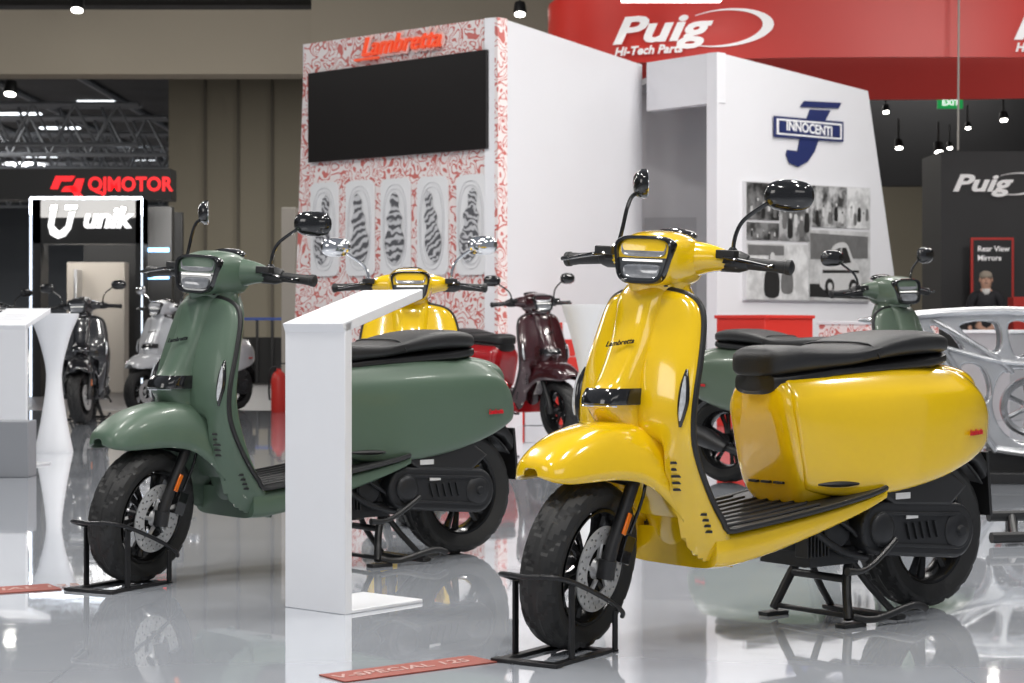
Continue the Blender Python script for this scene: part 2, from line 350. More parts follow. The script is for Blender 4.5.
    m=MB(); m.box((1.302,.106,.355),(.018,.006,.06),R=Matrix.Rotation(-.42,3,'Y')); m.obj('reflector',M_orange,fk,T=TW,bev=.002)
    m=MB(); m.box((1.252,.075,.275),(.05,.036,.075),R=Matrix.Rotation(-.3,3,'Y')); m.tube([(1.25,.09,.32),(1.22,.1,.42),(1.2,.09,.5)],.005,sm=3); m.obj('brake_caliper',M_gloss,fk,T=TW,bev=.006)
    wheel(root,'front_wheel',1.34,.2295,.056,TW); wheel(root,'rear_wheel',0,.2365,.062,Matrix.Identity(4),front=False)
    # engine
    m=MB()
    m.loft([ring_yz(x,w,zb,zt,4,20) for x,w,zb,zt in [(.66,.08,.24,.33),(.56,.11,.2,.36),(.4,.12,.19,.38),(.25,.11,.2,.38),(.14,.08,.24,.38)]])
    m.box((.5,.02,.2),(.2,.2,.05)); m.box((.34,.0,.36),(.3,.24,.10))
    m.tube([(.62,.12,.3),(.5,.14,.22),(.38,.13,.19)],.012,sm=3); m.tube([(.66,-.1,.26),(.5,.0,.17),(.3,-.1,.18)],.015,sm=3)
    m.tube([(.58,.13,.33),(.48,.16,.34),(.38,.15,.37)],.014,sm=3); m.tube([(.6,.1,.36),(.5,.15,.30),(.42,.14,.25)],.007,sm=3)
    m.lathe([(0,.03),(.045,.028),(.055,.018),(.06,0),(0,0)],(.50,.11,.275),seg=24)
    for i in range(7): m.box((.54+.014*i,.112,.26),(.005,.05,.11))
    en=m.obj('engine',M_eng,root,bev=.003)
    def stad(x0,z0,r0,x1,z1,r1,N=18):
        a=math.atan2(z1-z0,x1-x0); b=math.acos(max(-1,min(1,(r0-r1)/math.hypot(x1-x0,z1-z0)))); L=[]
        for k in range(N+1):
            t=a+b+(2*math.pi-2*b)*k/N; L.append((x0+r0*math.cos(t),z0+r0*math.sin(t)))
        for k in range(N+1):
            t=a-b+(2*b)*k/N; L.append((x1+r1*math.cos(t),z1+r1*math.sin(t)))
        return L
    T2=frame((0,.125,0),(-1,0,0),(0,0,1))
    fl=lambda L:[(-x,z) for x,z in L]
    m=MB(); m.add(shape2d([fl(stad(.03,.25,.070,.36,.275,.066))],.035,.012),0,T2)
    m.add(shape2d([fl(stad(.03,.25,.052,.36,.275,.048)),fl(stad(.03,.25,.046,.36,.275,.042))],.003,.002),0,Matrix.Translation((0,.05,0))@T2)
    m.lathe([(0,.016),(.03,.016),(.045,.010),(.052,0),(.054,-.01)],(.36,.172,.275),seg=28)
    m.lathe([(0,.024),(.014,.024),(.018,.014),(.042,.012),(.055,.002),(.056,-.01)],(.03,.172,.25),seg=28)
    for i in range(5): m.box((.13+.03*i,.174,.262),(.006,.012,.05),R=Matrix.Rotation(.3,3,'Y'))
    for k in range(14):
        q=stad(.03,.25,.073,.36,.275,.070,12)[int(k/14*26)]; m.lathe([(0,.008),(.006,.008),(.007,0)],(q[0],.162,q[1]),seg=8)
    m.obj('transmission_cover',M_eng,en)
    m=MB(); m.add(shape2d([fl([(.06,.335),(.30,.35),(.36,.39),(.32,.425),(.06,.42),(.0,.38)])],.045,.012),0,frame((0,.115,0),(-1,0,0),(0,0,1))); m.obj('air_filter_box',M_black,en)
    m=MB(); m.box((.27,.1735,.366),(.062,.002,.018)); m.obj('label_plate',M_silver,en)
    m=MB(); m.box((.235,.177,.305),(.05,.003,.014)); m.obj('type_plate',M_silver,en)
    m=MB(); m.tube([(.30,.17,.24),(.42,.205,.19),(.50,.225,.17),(.56,.225,.172)],[.01,.009,.008,.012],sm=4); m.obj('kick_starter',M_black,en)
    m=MB(); m.tube([(.35,-.12,.2),(.2,-.16,.18),(.05,-.17,.22),(.12,-.175,.2),(.0,-.18,.25),(-.2,-.185,.31),(-.23,-.185,.32)],[.02,.02,.02,.03,.055,.055,.03],seg=16); m.obj('exhaust',M_black,en)
    m=MB()
    pts=[Vector((-.02,.10,.27)).lerp(Vector((.03,.11,.52)),i/70)+Vector((math.cos(i*.75)*.026,math.sin(i*.75)*.026,0)) for i in range(71)]
    m.tube(pts,.0045,seg=6); m.tube([(-.02,.1,.25),(.03,.11,.54)],.012); m.obj('rear_shock',M_gloss,root)
    m=MB(); rings=[]
    for k in range(15):
        a=math.radians(20+k*9); R=.258; rings.append([Vector((R*math.cos(a),y,.2365+(R-abs(y)**2*3)*math.sin(a))) for y in np.linspace(-.07,.07,9)])
    m.loft(rings,closed=False); m.obj('rear_mudguard',M_black,root,sol=.005)
    if stand:
        m=MB()
        for s in(1,-1):
            m.tube([(.40,s*.09,.2),(.44,s*.11,.13),(.475,s*.15,.02)],.014,sm=3); m.box((.47,s*.155,.006),(.09,.04,.012))
        m.tube([(.44,-.12,.13),(.44,.12,.13)],.012); m.tube([(.47,-.14,.03),(.47,.14,.03)],.008)
        m.tube([(.47,.16,.03),(.40,.185,.02),(.26,.2,.05),(.2,.2,.035)],.011,sm=3)
        m.tube([(.40,-.08,.19),(.34,-.1,.1),(.25,-.13,.012)],.011,sm=3); m.tube([(.40,.08,.19),(.33,.1,.1),(.25,.13,.012)],.011,sm=3); m.box((.25,0,.008),(.04,.3,.012))
        m.obj('centre_stand',M_black,root,bev=.002)
    return root
def wheel_stand(loc,ang,label):
    r=MB(); T=Matrix.Translation(loc)@Matrix.Rotation(ang,4,'Z')
    for s in(1,-1):
        r.box((.11,s*.08,.005),(.31,.026,.010))
        r.box((.17,s*.085,.10),(.022,.008,.20))
        r.tube([(.255,s*.045,.226),(.24,s*.085,.224),(.15,s*.095,.198),(.02,s*.098,.148),(-.07,s*.095,.105),(-.10,s*.08,.085)],.007,sm=4,seg=10)
        r.box((-.035,s*.095,.06),(.020,.008,.105))
    r.tube([(.255,.045,.226),(.262,0,.224),(.255,-.045,.226)],.007,seg=10,sm=3)
    r.box((.25,0,.006),(.032,.20,.010)); r.box((-.04,0,.003),(.032,.19,.006))
    return r.obj('wheel_stand',mat('stand_steel',(.02,.02,.022),.35,metal=.4,noise=.2),T=T,bev=.002,label=label,category='wheel stand',group='black front wheel stands')
YEL=paint('yellow_paint',(.84,.54,.003),.16,1)
GRN=paint('sage_green_paint',(.078,.126,.087),.42,.2)
OLV=paint('olive_paint',(.085,.12,.085),.35,.4)
angY=math.radians(217.2); angG=math.radians(220.4)
RY=Vector((1.248,5.975,0)); RG=Vector((-.216,7.394,0))
scooter('glossy yellow classic-style scooter with black seat on centre stand',RY,angY,YEL,steer=22)
scooter('matte sage green classic-style scooter with black seat on centre stand',RG,angG,GRN,steer=24)
def contact(R,a): return R+Vector((math.cos(a),math.sin(a),0))*1.35
wheel_stand(contact(RY,angY),angY+math.radians(20),'black tubular steel stand clamping the yellow scooter front wheel')
wheel_stand(contact(RG,angG),angG+math.radians(22),'black tubular steel stand clamping the green scooter front wheel')
# background scooters
def bgs(label,fpos,d,col,**k):
    d=Vector((*d,0)).normalized(); scooter(label,Vector(fpos)-d*1.34,math.atan2(d.y,d.x),col,**k)
bgs('yellow scooter with chrome mirrors standing behind the green one',(-.44,8.45,0),(.06,-1),YEL,steer=0,chrome_mirror=True)
hd=Vector((1.98,10.0,0)); d=Vector((.72,-.70,0)).normalized()
bgs('olive green scooter with black seat standing behind the yellow one',hd+d*.24,(.72,-.70),OLV,steer=-12,chrome_mirror='black')
DRED=paint('dark_red_paint',(.36,.008,.012),.25,1); BLK=paint('black_paint',(.012,.012,.014),.2,1); SIL=paint('silver_paint',(.66,.67,.69),.25,1,.25); MAR=paint('maroon_paint',(.035,.006,.008),.2,1)
bgs('dark red and black scooter standing beside the booth',(.36,14.7,0),(.62,-.78),DRED,steer=-10,front=MAR,chrome_mirror='black')
bgs('silver white scooter parked on the show floor',((142-512)/F*19.0,19.0,0),(-.55,-.83),SIL,steer=5,chrome_mirror=True)
bgs('black scooter parked next to the silver one',((80-512)/F*17.2,17.2,0),(.15,-.99),BLK,steer=-14,chrome_mirror='black')
bgs('dark scooter parked at the far edge of the floor',((5-512)/F*20.6,20.6,0),(.5,-.87),BLK,steer=0,chrome_mirror='black')
# ---------------- silver skeletal display scooter
sk=empty('scooter_frame_sculpture',(2.95,10.9,0),math.radians(-8),label='polished silver skeletal scooter body with cut-out openings on a black base',category='scooter display')
def cs(L,m=6):
    L=L+[L[0],L[1],L[2]]; q=cr(L,m); return [tuple(p) for p in q[m:len(q)-m-1]]
M_cast=mat('cast_silver',(.66,.67,.69),.24,metal=.75,noise=.3,scale=10)
RIB=[ ([(-.92,.90),(-.6,.93),(-.2,.945),(.2,.92),(.6,.86),(.95,.78),(1.08,.6)],[.03,.035,.035,.035,.035,.03,.03]),
 ([(-.78,.89),(-.62,.80),(-.50,.66),(-.42,.48),(-.34,.30),(-.25,.17)],[.025,.035,.035,.03,.03,.03]),
 ([(-.26,.18),(0,.15),(.3,.16),(.62,.2),(.85,.32),(1.02,.46),(1.08,.6)],[.03,.035,.035,.035,.03,.03,.03]),
 ([(-.52,.74),(-.30,.68),(-.12,.655),(.10,.66),(.28,.74)],[.018,.022,.022,.022,.018]),
 ([(-.60,.90),(-.40,.78),(-.22,.66),(-.16,.60)],[.014,.022,.022,.014]),([(-.02,.68),(.02,.80),(-.02,.92)],[.018,.02,.018])]
out=cs([(-.82,.90),(-.45,.945),(.0,.945),(.5,.88),(.93,.79),(1.08,.62),(1.0,.42),(.78,.25),(.3,.15),(-.1,.15),(-.29,.2),(-.40,.40),(-.50,.62),(-.64,.79)])
holes=[cs([(-.46,.865),(-.25,.89),(-.22,.74),(-.30,.72)]),cs([(-.62,.86),(-.52,.86),(-.42,.74),(-.50,.73)]),cs([(-.45,.64),(-.32,.64),(-.27,.48),(-.37,.42)]),cs([(-.19,.88),(-.05,.88),(-.05,.71),(-.16,.70)]),cs([(.03,.88),(.22,.85),(.12,.71),(.02,.71)]),
 cs([(-.23,.60),(-.08,.63),(.10,.60),(.18,.44),(.12,.27),(-.06,.20),(-.21,.26),(-.28,.42)]),cs([(.30,.80),(.46,.78),(.46,.66),(.32,.66)]),cs([(.28,.56),(.50,.58),(.50,.44),(.26,.44)]),cs([(.26,.34),(.48,.36),(.5,.26),(.28,.24)]),cs([(.56,.74),(.72,.70),(.68,.60),(.56,.60)]),cs([(.60,.50),(.86,.52),(.84,.34),(.62,.34)])]
for s in(1,-1):
    m=MB(); m.add(shape2d([out]+holes,.004,.010),0,frame((0,s*.12,0),(1,0,0),(0,0,1))); f=m.obj('side_shell',M_cast,sk)
    m=MB()
    for pts,r in RIB: m.tube([(x,s*.135,z) for x,z in pts],r,seg=10,sm=4,flat=.8)
    m.obj('frame_rail',M_cast,f,kind='stuff')
for x,z in((-.7,.90),(-.23,.9),(.25,.88),(-.28,.66),(.95,.72),(.22,.2),(.6,.24),(-.33,.3)):
    m=MB(); m.tube([(x,-.14,z),(x,.14,z)],.02,seg=12); m.obj('cross_member',M_cast,sk)
m=MB(); m.loft([ring_yz(x,w,zb,zt,2.6,20) for x,w,zb,zt in cr([(-1.0,.02,.885,.905),(-.9,.07,.87,.92),(-.6,.11,.87,.95),(-.35,.12,.89,.965),(.1,.12,.90,.96),(.5,.11,.85,.91),(.9,.07,.77,.82)],4)]); m.obj('top_shell',M_cast,sk)
for x,z in((-.05,.41),(.72,.42)):
    m=MB(); m.lathe([(.13,.03),(.15,.045),(.165,.03),(.17,0),(.165,-.03),(.15,-.045),(.13,-.03)],(x,0,z),seg=40)
    m.lathe([(0,.07),(.035,.07),(.05,.03),(.05,-.05),(0,-.05)],(x,0,z),seg=16)
    for i in range(7):
        a=i*math.pi*2/7; m.tube([(x,0.05,z),(x+.14*math.cos(a),0.02,z+.14*math.sin(a))],.016,seg=6)
    m.obj('wheel',M_cast,sk)
m=MB(); m.box((.1,0,.03),(1.5,.6,.06)); m.box((.1,.0,.11),(.8,.2,.12)); m.obj('plinth',M_black,sk,bev=.005)
# ---------------- kiosk
def kiosk(o,ang,label,w=.26,dp=.34):
    e=empty('information_lectern',o,ang,label=label,category='lectern')
    m=MB(); m.hexa([Vector(p) for p in[(0,0,0),(w,0,0),(w,.03,0),(0,.03,0),(0,0,.868),(w,0,.868),(w,.03,.876),(0,.03,.876)]]); m.obj('front_panel',M_white,e,bev=.003)
    m=MB(); m.hexa([Vector(p) for p in[(0,-.0,.84),(w,-.0,.84),(w,dp,.945),(0,dp,.945),(0,-.012,.868),(w,-.012,.868),(w,dp,.975),(0,dp,.975)]]); m.obj('sloped_top',M_white,e,bev=.003)
    m=MB(); m.box((w/2,dp/2+.015,.006),(w,dp-.03,.012)); m.obj('base_plate',M_white,e,bev=.003)
    m=MB()
    for i in range(4): m.box((w/2-.02*(i%2),.10+.035*i,.908+.0107*i-.0057),(w*(.5-.06*(i%2)),.005,.001),R=Matrix.Rotation(.3,3,'X'))
    m.obj('printed_text',mat('grey_print',(.6,.6,.63),.6),e,kind='stuff')
    return e
kiosk((-.695,5.968,0),math.atan2(-.168,.198),'white folded-panel information lectern standing between the scooters')
kx=gd(467); kiosk(((-3-512)/F*kx-.1,kx,0),math.atan2(-.2,.9),'white folded-panel lectern standing on the glossy floor',w=.3)
m=MB(); m.box(((8-512)/F*11.2,11.2,.16),(.28,.2,.32)); m.obj('grey_box',mat('grey_box_paint',(.22,.23,.25),.5),bev=.005,label='grey display box beside the white lectern',category='box')
def pedestal(px,D,label,hh=.95,s=1):
    x=(px-512)/F*D; m=MB()
    m.loft([ring_xy(z,x,D,a*s,b*s,2.4,32) for z,a,b in cr([(0,.125,.12),(.02,.125,.12),(.2,.09,.085),(.45,.055,.05),(.6,.06,.055),(.8,.11,.10),(.92*hh/.95,.16,.13),(hh,.165,.135)],4)])
    m.obj('display_pedestal',M_white,label=label,category='pedestal',group='white hourglass pedestals')
pedestal(54,gd(452),'white hourglass-shaped display pedestal on the glossy floor')
pedestal(590,9.8,'white hourglass-shaped pedestal behind the yellow scooter',hh=.97,s=.85)
# floor labels
def flabel(a,b,c,text,label):
    a,b,c=[Vector(((p[0]-512)/F*gd(p[1]),gd(p[1]),0)) for p in(a,b,c)]
    u=(b-a); v=(c-a); v=v-u.normalized()*v.dot(u.normalized()); T=frame(a,u,v); L=u.length; w=v.length
    m=MB(); m.box((L/2,w/2,.0025),(L,w,.003)); m.add(textm(text,w*.52,.0006,.2,.0008,sx=1.05),1,Matrix.Translation((L*.45,w/2,.0047)))
    m.obj('floor_label',[mat('label_red',(.30,.07,.05),.5),mat('label_text',(.48,.30,.27),.5)],T=T,label=label,category='floor sign',group='red floor name plates')
flabel((345,683),(497,663),(319,676),'V-SPECIAL 125','red name plate on the floor beside the yellow scooter')
flabel((-40,597),(62,590),(-62,592),'V-SPECIAL 125','red name plate lying on the floor beside the green scooter')
# ---------------- booth
HB=3.48
A=Vector((-.12,16.5,0)); B=Vector((-1.94,18.1,0)); Cc=Vector((1.3,19.5,0)); E=Vector((1.955,18.6,0)); G=Vector((3.62,20.5,0))
def wc(px,py,O,d):
    k=(px-512)/F; t=(k*O.y-O.x)/(d.x-k*d.y); D=O.y+d.y*t; return t,H-(py-327)/F*D
up=Vector((0,0,1))
def swirl():
    m=bpy.data.materials.new('red_scroll_pattern'); m.use_nodes=True; nt=m.node_tree; b=nt.nodes['Principled BSDF']; b.inputs['Roughness'].default_value=.5
    tc=nt.nodes.new('ShaderNodeTexCoord'); n=nt.nodes.new('ShaderNodeTexNoise'); n.inputs['Scale'].default_value=7; n.inputs['Detail'].default_value=0
    n.inputs['Distortion'].default_value=1.4
    ad=nt.nodes.new('ShaderNodeMath'); ad.operation='MULTIPLY'; ad.inputs[1].default_value=32
    si=nt.nodes.new('ShaderNodeMath'); si.operation='SINE'; g=nt.nodes.new('ShaderNodeMath'); g.operation='GREATER_THAN'; g.inputs[1].default_value=.5
    mx=nt.nodes.new('ShaderNodeMix'); mx.data_type='RGBA'; mx.inputs[6].default_value=(.84,.77,.76,1); mx.inputs[7].default_value=(.60,.16,.14,1)
    nt.links.new(tc.outputs['Object'],n.inputs['Vector']); nt.links.new(n.outputs['Fac'],ad.inputs[0]); nt.links.new(ad.outputs[0],si.inputs[0]); nt.links.new(si.outputs[0],g.inputs[0]); nt.links.new(g.outputs[0],mx.inputs[0]); nt.links.new(mx.outputs[2],b.inputs['Base Color'])
    return m
M_sw=swirl(); M_bw=mat('booth_white',(.80,.80,.83),.55,noise=.03,scale=2); M_bw2=mat('booth_white_shade',(.55,.55,.57),.6,noise=.03,scale=2)  # second booth white has the recess shadow put into its colour
booth=empty('exhibition_booth',(.5,19,0),0,label='white trade show booth with red scroll pattern front and screen wall',category='booth')
TBi=Matrix.Translation((-.5,-19,0))
def bp(mb,name,mats,**k):
    return mb.obj(name,mats,booth,T=TBi,**k)
u=(A-B).normalized(); W=(A-B).length; nrm=Vector((u.y,-u.x,0)).normalized()
m=MB(); th=-nrm*.12
lt=B+up*HB+u*.02; bl=B-u*.16
m.hexa([bl,A,A+th,bl+th,lt,A+up*HB,A+th+up*HB,lt+th]); bp(m,'patterned_front_wall',M_sw)
m=MB(); dC=(Cc-A).normalized(); nC=Vector((-dC.y,dC.x,0))
A3=A+dC*.01
m.hexa([A3+nC*.13,A3-nC*.003,Cc,Cc+nC*.13,A3+nC*.13+up*HB,A3-nC*.003+up*HB,Cc+up*HB,Cc+nC*.13+up*HB]); bp(m,'white_side_wall',M_bw)
m=MB(); bl2=B+Vector((.5,2.5,0)); m.hexa([B-u*.0,B+Vector((.1,.05,0)),bl2+Vector((.1,0,0)),bl2,B+up*HB,B+Vector((.1,.05,HB)),bl2+Vector((.1,0,HB)),bl2+up*HB]); bp(m,'white_rear_wall',M_bw)
T1=frame(B,u,up); 
def onb(px,py): return wc(px,py,B,u)
q=[onb(312,163),onb(490,149),onb(490,50),onb(312,74)]
m=MB(); m.add(shape2d([q],.02),0,Matrix.Translation(nrm*.03)@T1); m.obj('video_screen',mat('screen_black',(.012,.010,.010),.3,noise=.3,scale=1),label='large dark video screen on the patterned booth wall',category='screen')
m=MB(); t,z=onb(404,44); TT=frame(B+u*t+up*z,u,up)
m.add(textm('Lambretta',.235,.008,.35,.022,sx=1.0),1,Matrix.Translation(nrm*.03)@TT)
m.add(textm('Lambretta',.235,.02,.35,.001,sx=1.0),0,Matrix.Translation(nrm*.05)@TT)
m.box((-.42,-.10,.0),(.3,.02,.03),0,T=Matrix.Translation(nrm*.05)@TT)
m.obj('script_sign',[mat('neon_orange',(.80,.09,.03),.4,em=.35),mat('sign_backing',(.85,.6,.55),.5)],label='red-orange script lettering sign above the screen',category='sign',ang=30)
def stripes(k):
    m=bpy.data.materials.new('striped_print'); m.use_nodes=True; nt=m.node_tree; b=nt.nodes['Principled BSDF']; b.inputs['Roughness'].default_value=.4
    tc=nt.nodes.new('ShaderNodeTexCoord'); mp=nt.nodes.new('ShaderNodeMapping'); mp.inputs['Location'].default_value=(k*1.7,k*.9,k*2.3); mp.inputs['Rotation'].default_value=(0,(-.6,.5,0,.8,-.3)[k],0)
    w=nt.nodes.new('ShaderNodeTexWave'); w.bands_direction='Z'; w.inputs['Scale'].default_value=(6,5,4.5,7,5.5)[k]; w.inputs['Distortion'].default_value=(9,5,8,6,10)[k]; w.inputs['Detail'].default_value=2; w.inputs['Detail Scale'].default_value=2
    r=nt.nodes.new('ShaderNodeValToRGB'); r.color_ramp.elements[0].position=.25; r.color_ramp.elements[0].color=(.10,.10,.11,1); r.color_ramp.elements[1].position=.75; r.color_ramp.elements[1].color=(.60,.60,.62,1)
    nt.links.new(tc.outputs['Object'],mp.inputs[0]); nt.links.new(mp.outputs[0],w.inputs['Vector']); nt.links.new(w.outputs['Fac'],r.inputs[0]); nt.links.new(r.outputs[0],b.inputs['Base Color']); return m
for i,px in enumerate((326,361.5,397,434,473)):
    t,z=onb(px,230-(i-2)*1.2-3); wd=.185; hg=.43
    if i==4: wd=.175
    e=MB(); e.add(shape2d([rrect(wd,hg,.07)],.008),0)
    T=frame(B+u*t+up*z+nrm*.015,u,up)
    ob=e.obj('poster',mat('poster_white',(.80,.80,.81),.5),T=T,label='white rounded poster with a grey striped scooter seen from above',category='poster',group='posters under the screen',ang=40)
    loc=ob.location.copy(); TL=Matrix.Translation(-loc)@Matrix.Translation(nrm*.012)@T
    m=MB()
    for k in range(2): m.add(shape2d([circ(0,0,.150-.018*k,.38-.04*k,32,2.6),circ(0,0,.147-.018*k,.377-.04*k,32,2.6)],.003),0,Matrix.Translation((0,0,.001)))
    m.obj('oval_line',mat('pic_line',(.66,.66,.68),.5),ob,T=TL,ang=40,kind='stuff')
    m=MB(); RZ=Matrix.Rotation((-.12,.08,0,.14,-.10)[i],4,'Z')@Matrix.Scale((.9,1,1.05,.85,1)[i],4,(1,0,0))
    m.add(shape2d([cs([(0,.31),(.05,.25),(.045,.16),(.09,.08),(.075,.0),(.11,-.10),(.095,-.22),(.03,-.31),(-.03,-.31),(-.10,-.22),(-.105,-.10),(-.065,.0),(-.09,.08),(-.04,.16),(-.05,.25)],3)],.004),0,Matrix.Translation((0,0,.008))@RZ)
    m.obj('scooter_picture',stripes(i),ob,T=TL,ang=40)
# innocenti block
dE=(G-E).normalized(); nE=Vector((dE.y,-dE.x,0)); dL=(Cc+Vector((-.05,-.05,0))-E).normalized()
def ie(px,py): return wc(px,py,E,dE)
TE=frame(E,dE,up)
tr=ie(868,84); br=(ie(908,330)[0]+.1,0)
m=MB(); m.add(shape2d([[(0,0),br,(tr[0],HB-.12),(0,HB)]],.06),0,Matrix.Translation(-nE*.06)@TE); bp(m,'logo_wall',M_bw)
dd=Vector((dL.x,dL.y,0)); nL=Vector((-dL.y,dL.x,0))
if nL.y>0: nL=-nL
m=MB(); a=E; b=E+dd*.97; th=-nL*.12
m.hexa([a+up*3.0,b+up*3.0,b+th+up*3.0,a+th+up*3.0,a+up*HB,b+up*HB,b+th+up*HB,a+th+up*HB]); bp(m,'lintel',M_bw)
# recess
P1=Vector((1.15,20.45,0)); P2=Vector((2.95,20.2,0)); r_=(P2-P1).normalized(); bk=Vector((0,.1,0))
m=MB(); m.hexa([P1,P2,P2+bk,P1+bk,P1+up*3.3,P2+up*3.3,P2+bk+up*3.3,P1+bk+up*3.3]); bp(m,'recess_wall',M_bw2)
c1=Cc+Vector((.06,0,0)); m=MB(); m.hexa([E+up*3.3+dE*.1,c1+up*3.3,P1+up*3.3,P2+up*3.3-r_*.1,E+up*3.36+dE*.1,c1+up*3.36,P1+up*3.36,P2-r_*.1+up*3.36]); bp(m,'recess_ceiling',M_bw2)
p=P1+r_*.24; q2=P1+r_*.78; nn=Vector((0,-.02,0))
m=MB(); m.hexa([p+nn,q2+nn,q2,p,p+nn+up*2.0,q2+nn+up*2.0,q2+up*2.0,p+up*2.0]); dr=bp(m,'door',mat('door_grey',(.40,.40,.42),.5))
m=MB(); m.tube([q2-r_*.06+nn*2+up*1.0,q2-r_*.14+nn*2+up*1.0],.012); m.obj('handle',M_steel,dr,T=TBi)
# logo
def lg(mb,pts,mi,z=.0,ext=.006): mb.add(shape2d([[ie(*p) for p in pts]],ext),mi,Matrix.Translation(nE*(.015+z))@TE)
m=MB()
lg(m,[(803,101),(840,103),(837,108.5),(799,107)],0)
lg(m,[(809,109.5),(829,110.5),(822,124),(804,123)],0)
lg(m,[(799,138),(817,140),(813,152),(806,162),(797,167),(788,163),(785,155),(786,150),(795,151),(796,153)],0)
lg(m,[(772,116),(841,122),(841,142),(772,137)],0,.01)
lg(m,[(774,118.5),(839,124),(839,140),(774,134.5)],1,.014)
lg(m,[(776,120.5),(837,125.8),(837,138),(776,132.8)],0,.018)
t,z=ie(806.5,129.2); m.add(textm('INNOCENTI',.135,.004,0,.004,sx=1.17),1,Matrix.Translation(nE*.036)@frame(E+dE*t+up*z,dE,up+dE*.0))
m.obj('logo_sign',[mat('logo_navy',(.02,.032,.13),.4),mat('logo_white',(.9,.9,.9),.4)],label='navy blue emblem with white INNOCENTI lettering on the booth wall',category='sign',ang=30)
pw=empty('photo_display',E+dE*1.2+Vector((0,0,1.2)),0,label='wall display of black-and-white archive photographs',category='display')
pl=Matrix.Translation(-pw.location)
m=MB(); m.add(shape2d([[ie(742,181),ie(867,188),ie(867,302),ie(742,300)]],.02),0,Matrix.Translation(nE*.02)@TE); m.obj('display_frame',mat('frame_grey',(.65,.65,.67),.4),pw,T=pl)
ys=lambda f,px:(181+(188-181)*(px-742)/125)*(1-f)+(300+(302-300)*(px-742)/125)*f
tiles=[(743,775,0,.33),(776,807,0,.5),(808,843,0,.37),(844,866,0,.37),(743,804,.51,1.0),(743,775,.335,.5),(805,866,.38,1.0)]
M_pl=mat('photo_light',(.62,.62,.62),.4,noise=.15,scale=14); M_pd=mat('photo_dark',(.03,.03,.03),.4,noise=.5,scale=14); M_pm=mat('photo_mid',(.20,.20,.20),.4,noise=.5,scale=14)
